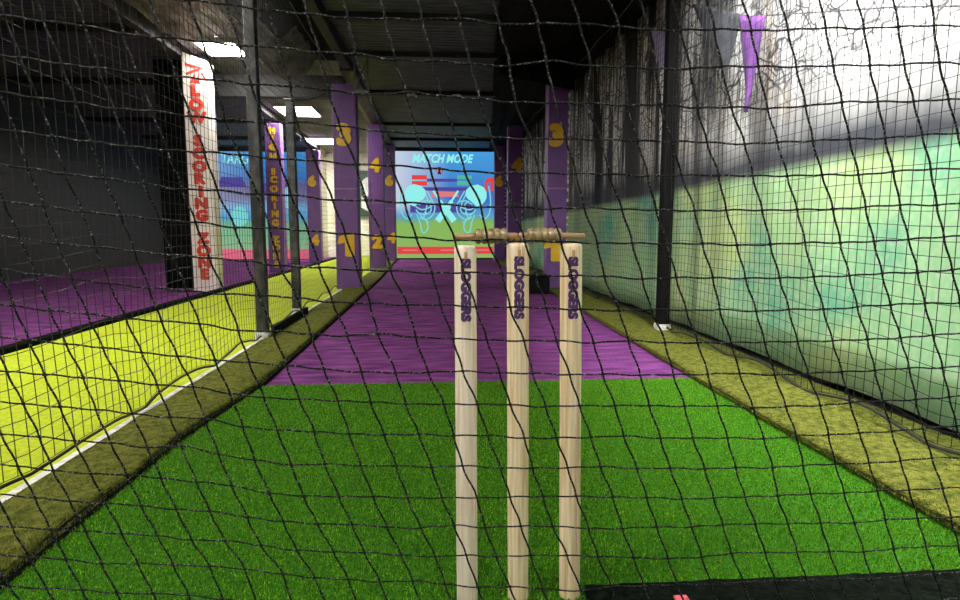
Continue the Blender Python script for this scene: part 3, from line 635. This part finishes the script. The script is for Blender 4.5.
# ------------------------------------------------------------------ the net in front of the camera
KN={0:(-2,[[-106,991], [-61,991], [-16,992], [30,995], [79,989], [127,990], [179,990], [230,989],0,0,[355,989], [404,989]]),1:(-2,[[-99,952], [-50,945], [-4,945], [43,943],
[93,941], [139,947], [196,942], [241,943],0,0,[369,945], [418,946]]),2:(-2,[[-84,905], [-38,908], [6,904], [56,902], [102,898], [153,897], [195,898], [248,896], [293,898],
[342,894], [387,895], [437,894]]),3:(-7,[[-306,876], [-264,873],0,[-175,870], [-122,866], [-70,861], [-26,859], [24,857], [71,855], [122,853], [169,853], [216,852], [265,852],
[312,852], [360,851], [411,849], [457,852]]),4:(-7,[[-293,833], [-250,830], [-201,825], [-156,824], [-104,819], [-57,818], [-8,815], [37,812], [90,810], [135,810], [185,809],
[230,809], [282,807], [328,808], [380,808], [428,808]]),5:(-8,[[-326,787], [-282,786], [-232,781], [-189,780], [-136,774], [-93,774], [-42,771], [4,769], [59,765], [101,766],
[153,763], [199,765], [251,763], [298,762], [351,761], [396,762], [448,762]]),6:(-8,[[-315,745], [-265,738], [-219,738], [-170,734], [-122,730], [-73,727], [-28,725], [24,721],
[68,722], [119,720], [169,719], [220,717], [269,717], [318,716], [368,716], [418,714], [467,715]]),7:(-8,[[-302,698], [-254,694], [-209,688], [-158,685], [-108,681], [-63,680],
[-7,677], [36,677], [89,676], [135,673], [186,672], [232,671], [286,667], [335,669], [388,668], [436,667], [487,667]]),8:(-8,[[-286,649], [-240,647], [-190,644], [-143,637],
[-93,635], [-42,632], [4,632], [53,629], [101,628], [152,626], [201,624], [256,622], [302,623], [354,621], [403,622], [457,619]]),9:(-9,[[-324,608], [-273,598], [-226,597],
[-175,592], [-125,589], [-83,591], [-31,586], [21,583], [69,581], [122,579], [169,578], [223,574], [273,577], [326,574], [375,573], [426,572], [477,572]]),10:(-9,[[-308,556],
[-262,552], [-211,547], [-160,541], [-108,536], [-60,534], [-14,534], [35,535], [88,531], [136,530], [190,527], [239,527], [294,525], [343,525], [396,524], [445,524],
[499,521]]),11:(-10,[[-343,516], [-293,506], [-246,500], [-197,497], [-143,493], [-97,490], [-47,486], [8,485], [56,484], [104,483], [156,479], [207,479], [260,477], [311,477],
[365,475], [416,474], [471,470]]),12:(-10,[[-332,469], [-279,456], [-231,450], [-179,446], [-129,442], [-79,439], [-29,438], [22,435], [72,435], [126,430], [174,429], [227,427],
[277,428], [333,424], [383,423], [437,422], [493,420]]),13:(-11,[[-367,428], [-316,414], [-266,405], [-214,396], [-166,396], [-114,392], [-63,390], [-11,385], [35,386], [92,381],
[140,380], [194,378], [245,378], [301,374], [352,374], [407,371], [457,371], [515,370]]),14:(-11,[[-351,372], [-302,364], [-249,350], [-200,345], [-148,343], [-98,342], [-47,337],
[4,334], [57,333], [107,333], [158,331], [210,329], [267,326], [320,324], [376,320], [427,320], [478,320], [531,320]]),15:(-11,[[-337,324], [-285,311], [-234,301], [-183,296],
[-131,295], [-79,290], [-28,285], [22,286], [70,281], [125,282], [175,279], [231,275], [284,273], [340,273], [396,271], [447,272], [500,272]]),16:(-12,[[-368,277], [-320,274],
[-269,262], [-217,250], [-162,246], [-115,245], [-59,239], [-7,233], [41,233], [88,229], [142,229], [199,228], [248,225], [305,222], [361,218], [416,218], [466,221],
[522,220]]),17:(-12,[[-347,230], [-295,224], [-240,211], [-193,201], [-142,197], [-93,192], [-43,191], [8,183], [59,177], [110,175], [162,169], [224,164]])}
C2=[[-0.0177,0.9904],[0.1322,-0.4341],[0.0235,-0.0286],[0.4632,-0.0164],[0.0429,-0.0022],[0.0103,0.0167]]
def poly(kk, r):
    a, c = kk/10., r/10.; q = [a**i*c**j for i in range(3) for j in range(3-i)]
    return np.array(q) @ np.array(C2)
KV = {}
for r, (k0, row) in KN.items():
    for i, p_ in enumerate(row):
        if p_: KV[(k0+i, r)] = np.array(p_)/1000.
KK = np.array(list(KV.keys()), float); KR = np.array([KV[tuple(map(int, q))]-poly(*q) for q in KK])
def knot(kk, r):
    if (kk, r) in KV: xz = KV[(kk, r)]
    else:
        rc = min(max(r, -1), 18); kc = min(max(kk, -15-rc*.5), 14)
        d2 = ((KK-np.array([kc, rc]))**2).sum(1)
        w = np.exp(-d2/3.0)+1e-9; near = math.exp(-d2.min()/8.0)
        xz = poly(kc, rc)+(w[:, None]*KR).sum(0)/w.sum()*near
        gk = np.array([.0505, -.0004]); gr = np.array([.0178, -.0425]) if r > 18 else np.array([.0145, -.047])
        xz = xz+gk*(kk-kc)+gr*(r-rc)
        xz = xz+np.array([mnoise.noise((kk*.7, r*.7, 2)), mnoise.noise((kk*.7, r*.7, 9))])*.003
    return np.array([xz[0], .775+.115*min(max(r, -6), 20)/18+.006*mnoise.noise((kk*.4, r*.4, 0)), xz[1]])
K0, K1, R0_, R1_ = -44, 46, -38, 24
G = {(kk, r): knot(kk, r) for kk in range(K0, K1) for r in range(R0_, R1_)}
G = {q: p_ for q, p_ in G.items() if -1.13 < p_[0] < 1.55 and .012 < p_[2] < 2.62}
b = MB()
def cm(p0, p1, p2, p3, n_):
    f = np.linspace(0, 1, n_)[:, None]
    return .5*((2*p1)+(p2-p0)*f+(2*p0-5*p1+4*p2-p3)*f**2+(3*p1-p0-3*p2+p3)*f**3)
def runs(keys):
    out, cur = [], []
    for q in keys:
        if q in G: cur.append(q)
        else:
            if len(cur) > 1: out.append(cur)
            cur = []
    if len(cur) > 1: out.append(cur)
    return out
def cord(keys, r, horiz):
    P = [G[q] for q in keys]; pts = []
    for i in range(len(P)-1):
        vis = 1 if -3 <= keys[i][1] <= 19 else 0
        n_ = 6 if vis else 3
        s = cm(P[max(i-1, 0)], P[i], P[i+1], P[min(i+2, len(P)-1)], n_)
        if vis:   # slack between knots
            a = mnoise.noise((keys[i][0]*1.7, keys[i][1]*2.3, 5 if horiz else 8))
            f = np.linspace(0, 1, n_); s[:, 2 if horiz else 0] += .0012*a*np.sin(PI*f) + (.0007*np.sin(2*PI*f) if horiz else -.0010*np.sin(2*PI*f))
        pts.append(s[:-1])
    pts.append(P[-1][None]); b.tube(np.concatenate(pts), r, 6)
for r in range(R0_, R1_):
    for q in runs([(kk, r) for kk in range(K0, K1)]): cord(q, .00125, True)
for kk in range(K0, K1):
    for q in runs([(kk, r) for r in range(R0_, R1_)]): cord(q, .00145, False)
t = thing('cricket_net', 'black knotted cricket net hanging right in front of the stumps', 'net', (.2, .85, .02))
obj('netting', b, M['cord'], t, smooth=True)
b = MB()
ico = bmesh.new(); bmesh.ops.create_icosphere(ico, subdivisions=1, radius=1); ico.verts.index_update(); IV = np.array([v.co[:] for v in ico.verts]); IF = [tuple(v.index for v in f.verts) for f in ico.faces]; ico.free()
for q, p_ in G.items():
    if -3 <= q[1] <= 19 and abs(p_[0]-.1) < .8:
        b.add(p_+IV*np.array([.0030, .0026, .0024])*random.uniform(.85, 1.2), IF)
kn = obj('knots', b, M['knot'], t, smooth=True); kn['kind'] = 'stuff'

# ------------------------------------------------------------------ world and view
w = bpy.data.worlds.new('world'); SC.world = w; w.use_nodes = True
w.node_tree.nodes['Background'].inputs[0].default_value = (.75, .8, 1, 1); w.node_tree.nodes['Background'].inputs[1].default_value = .03
SC.view_settings.view_transform = 'Standard'; SC.view_settings.look = 'None'; SC.view_settings.exposure = 0; SC.view_settings.gamma = 1
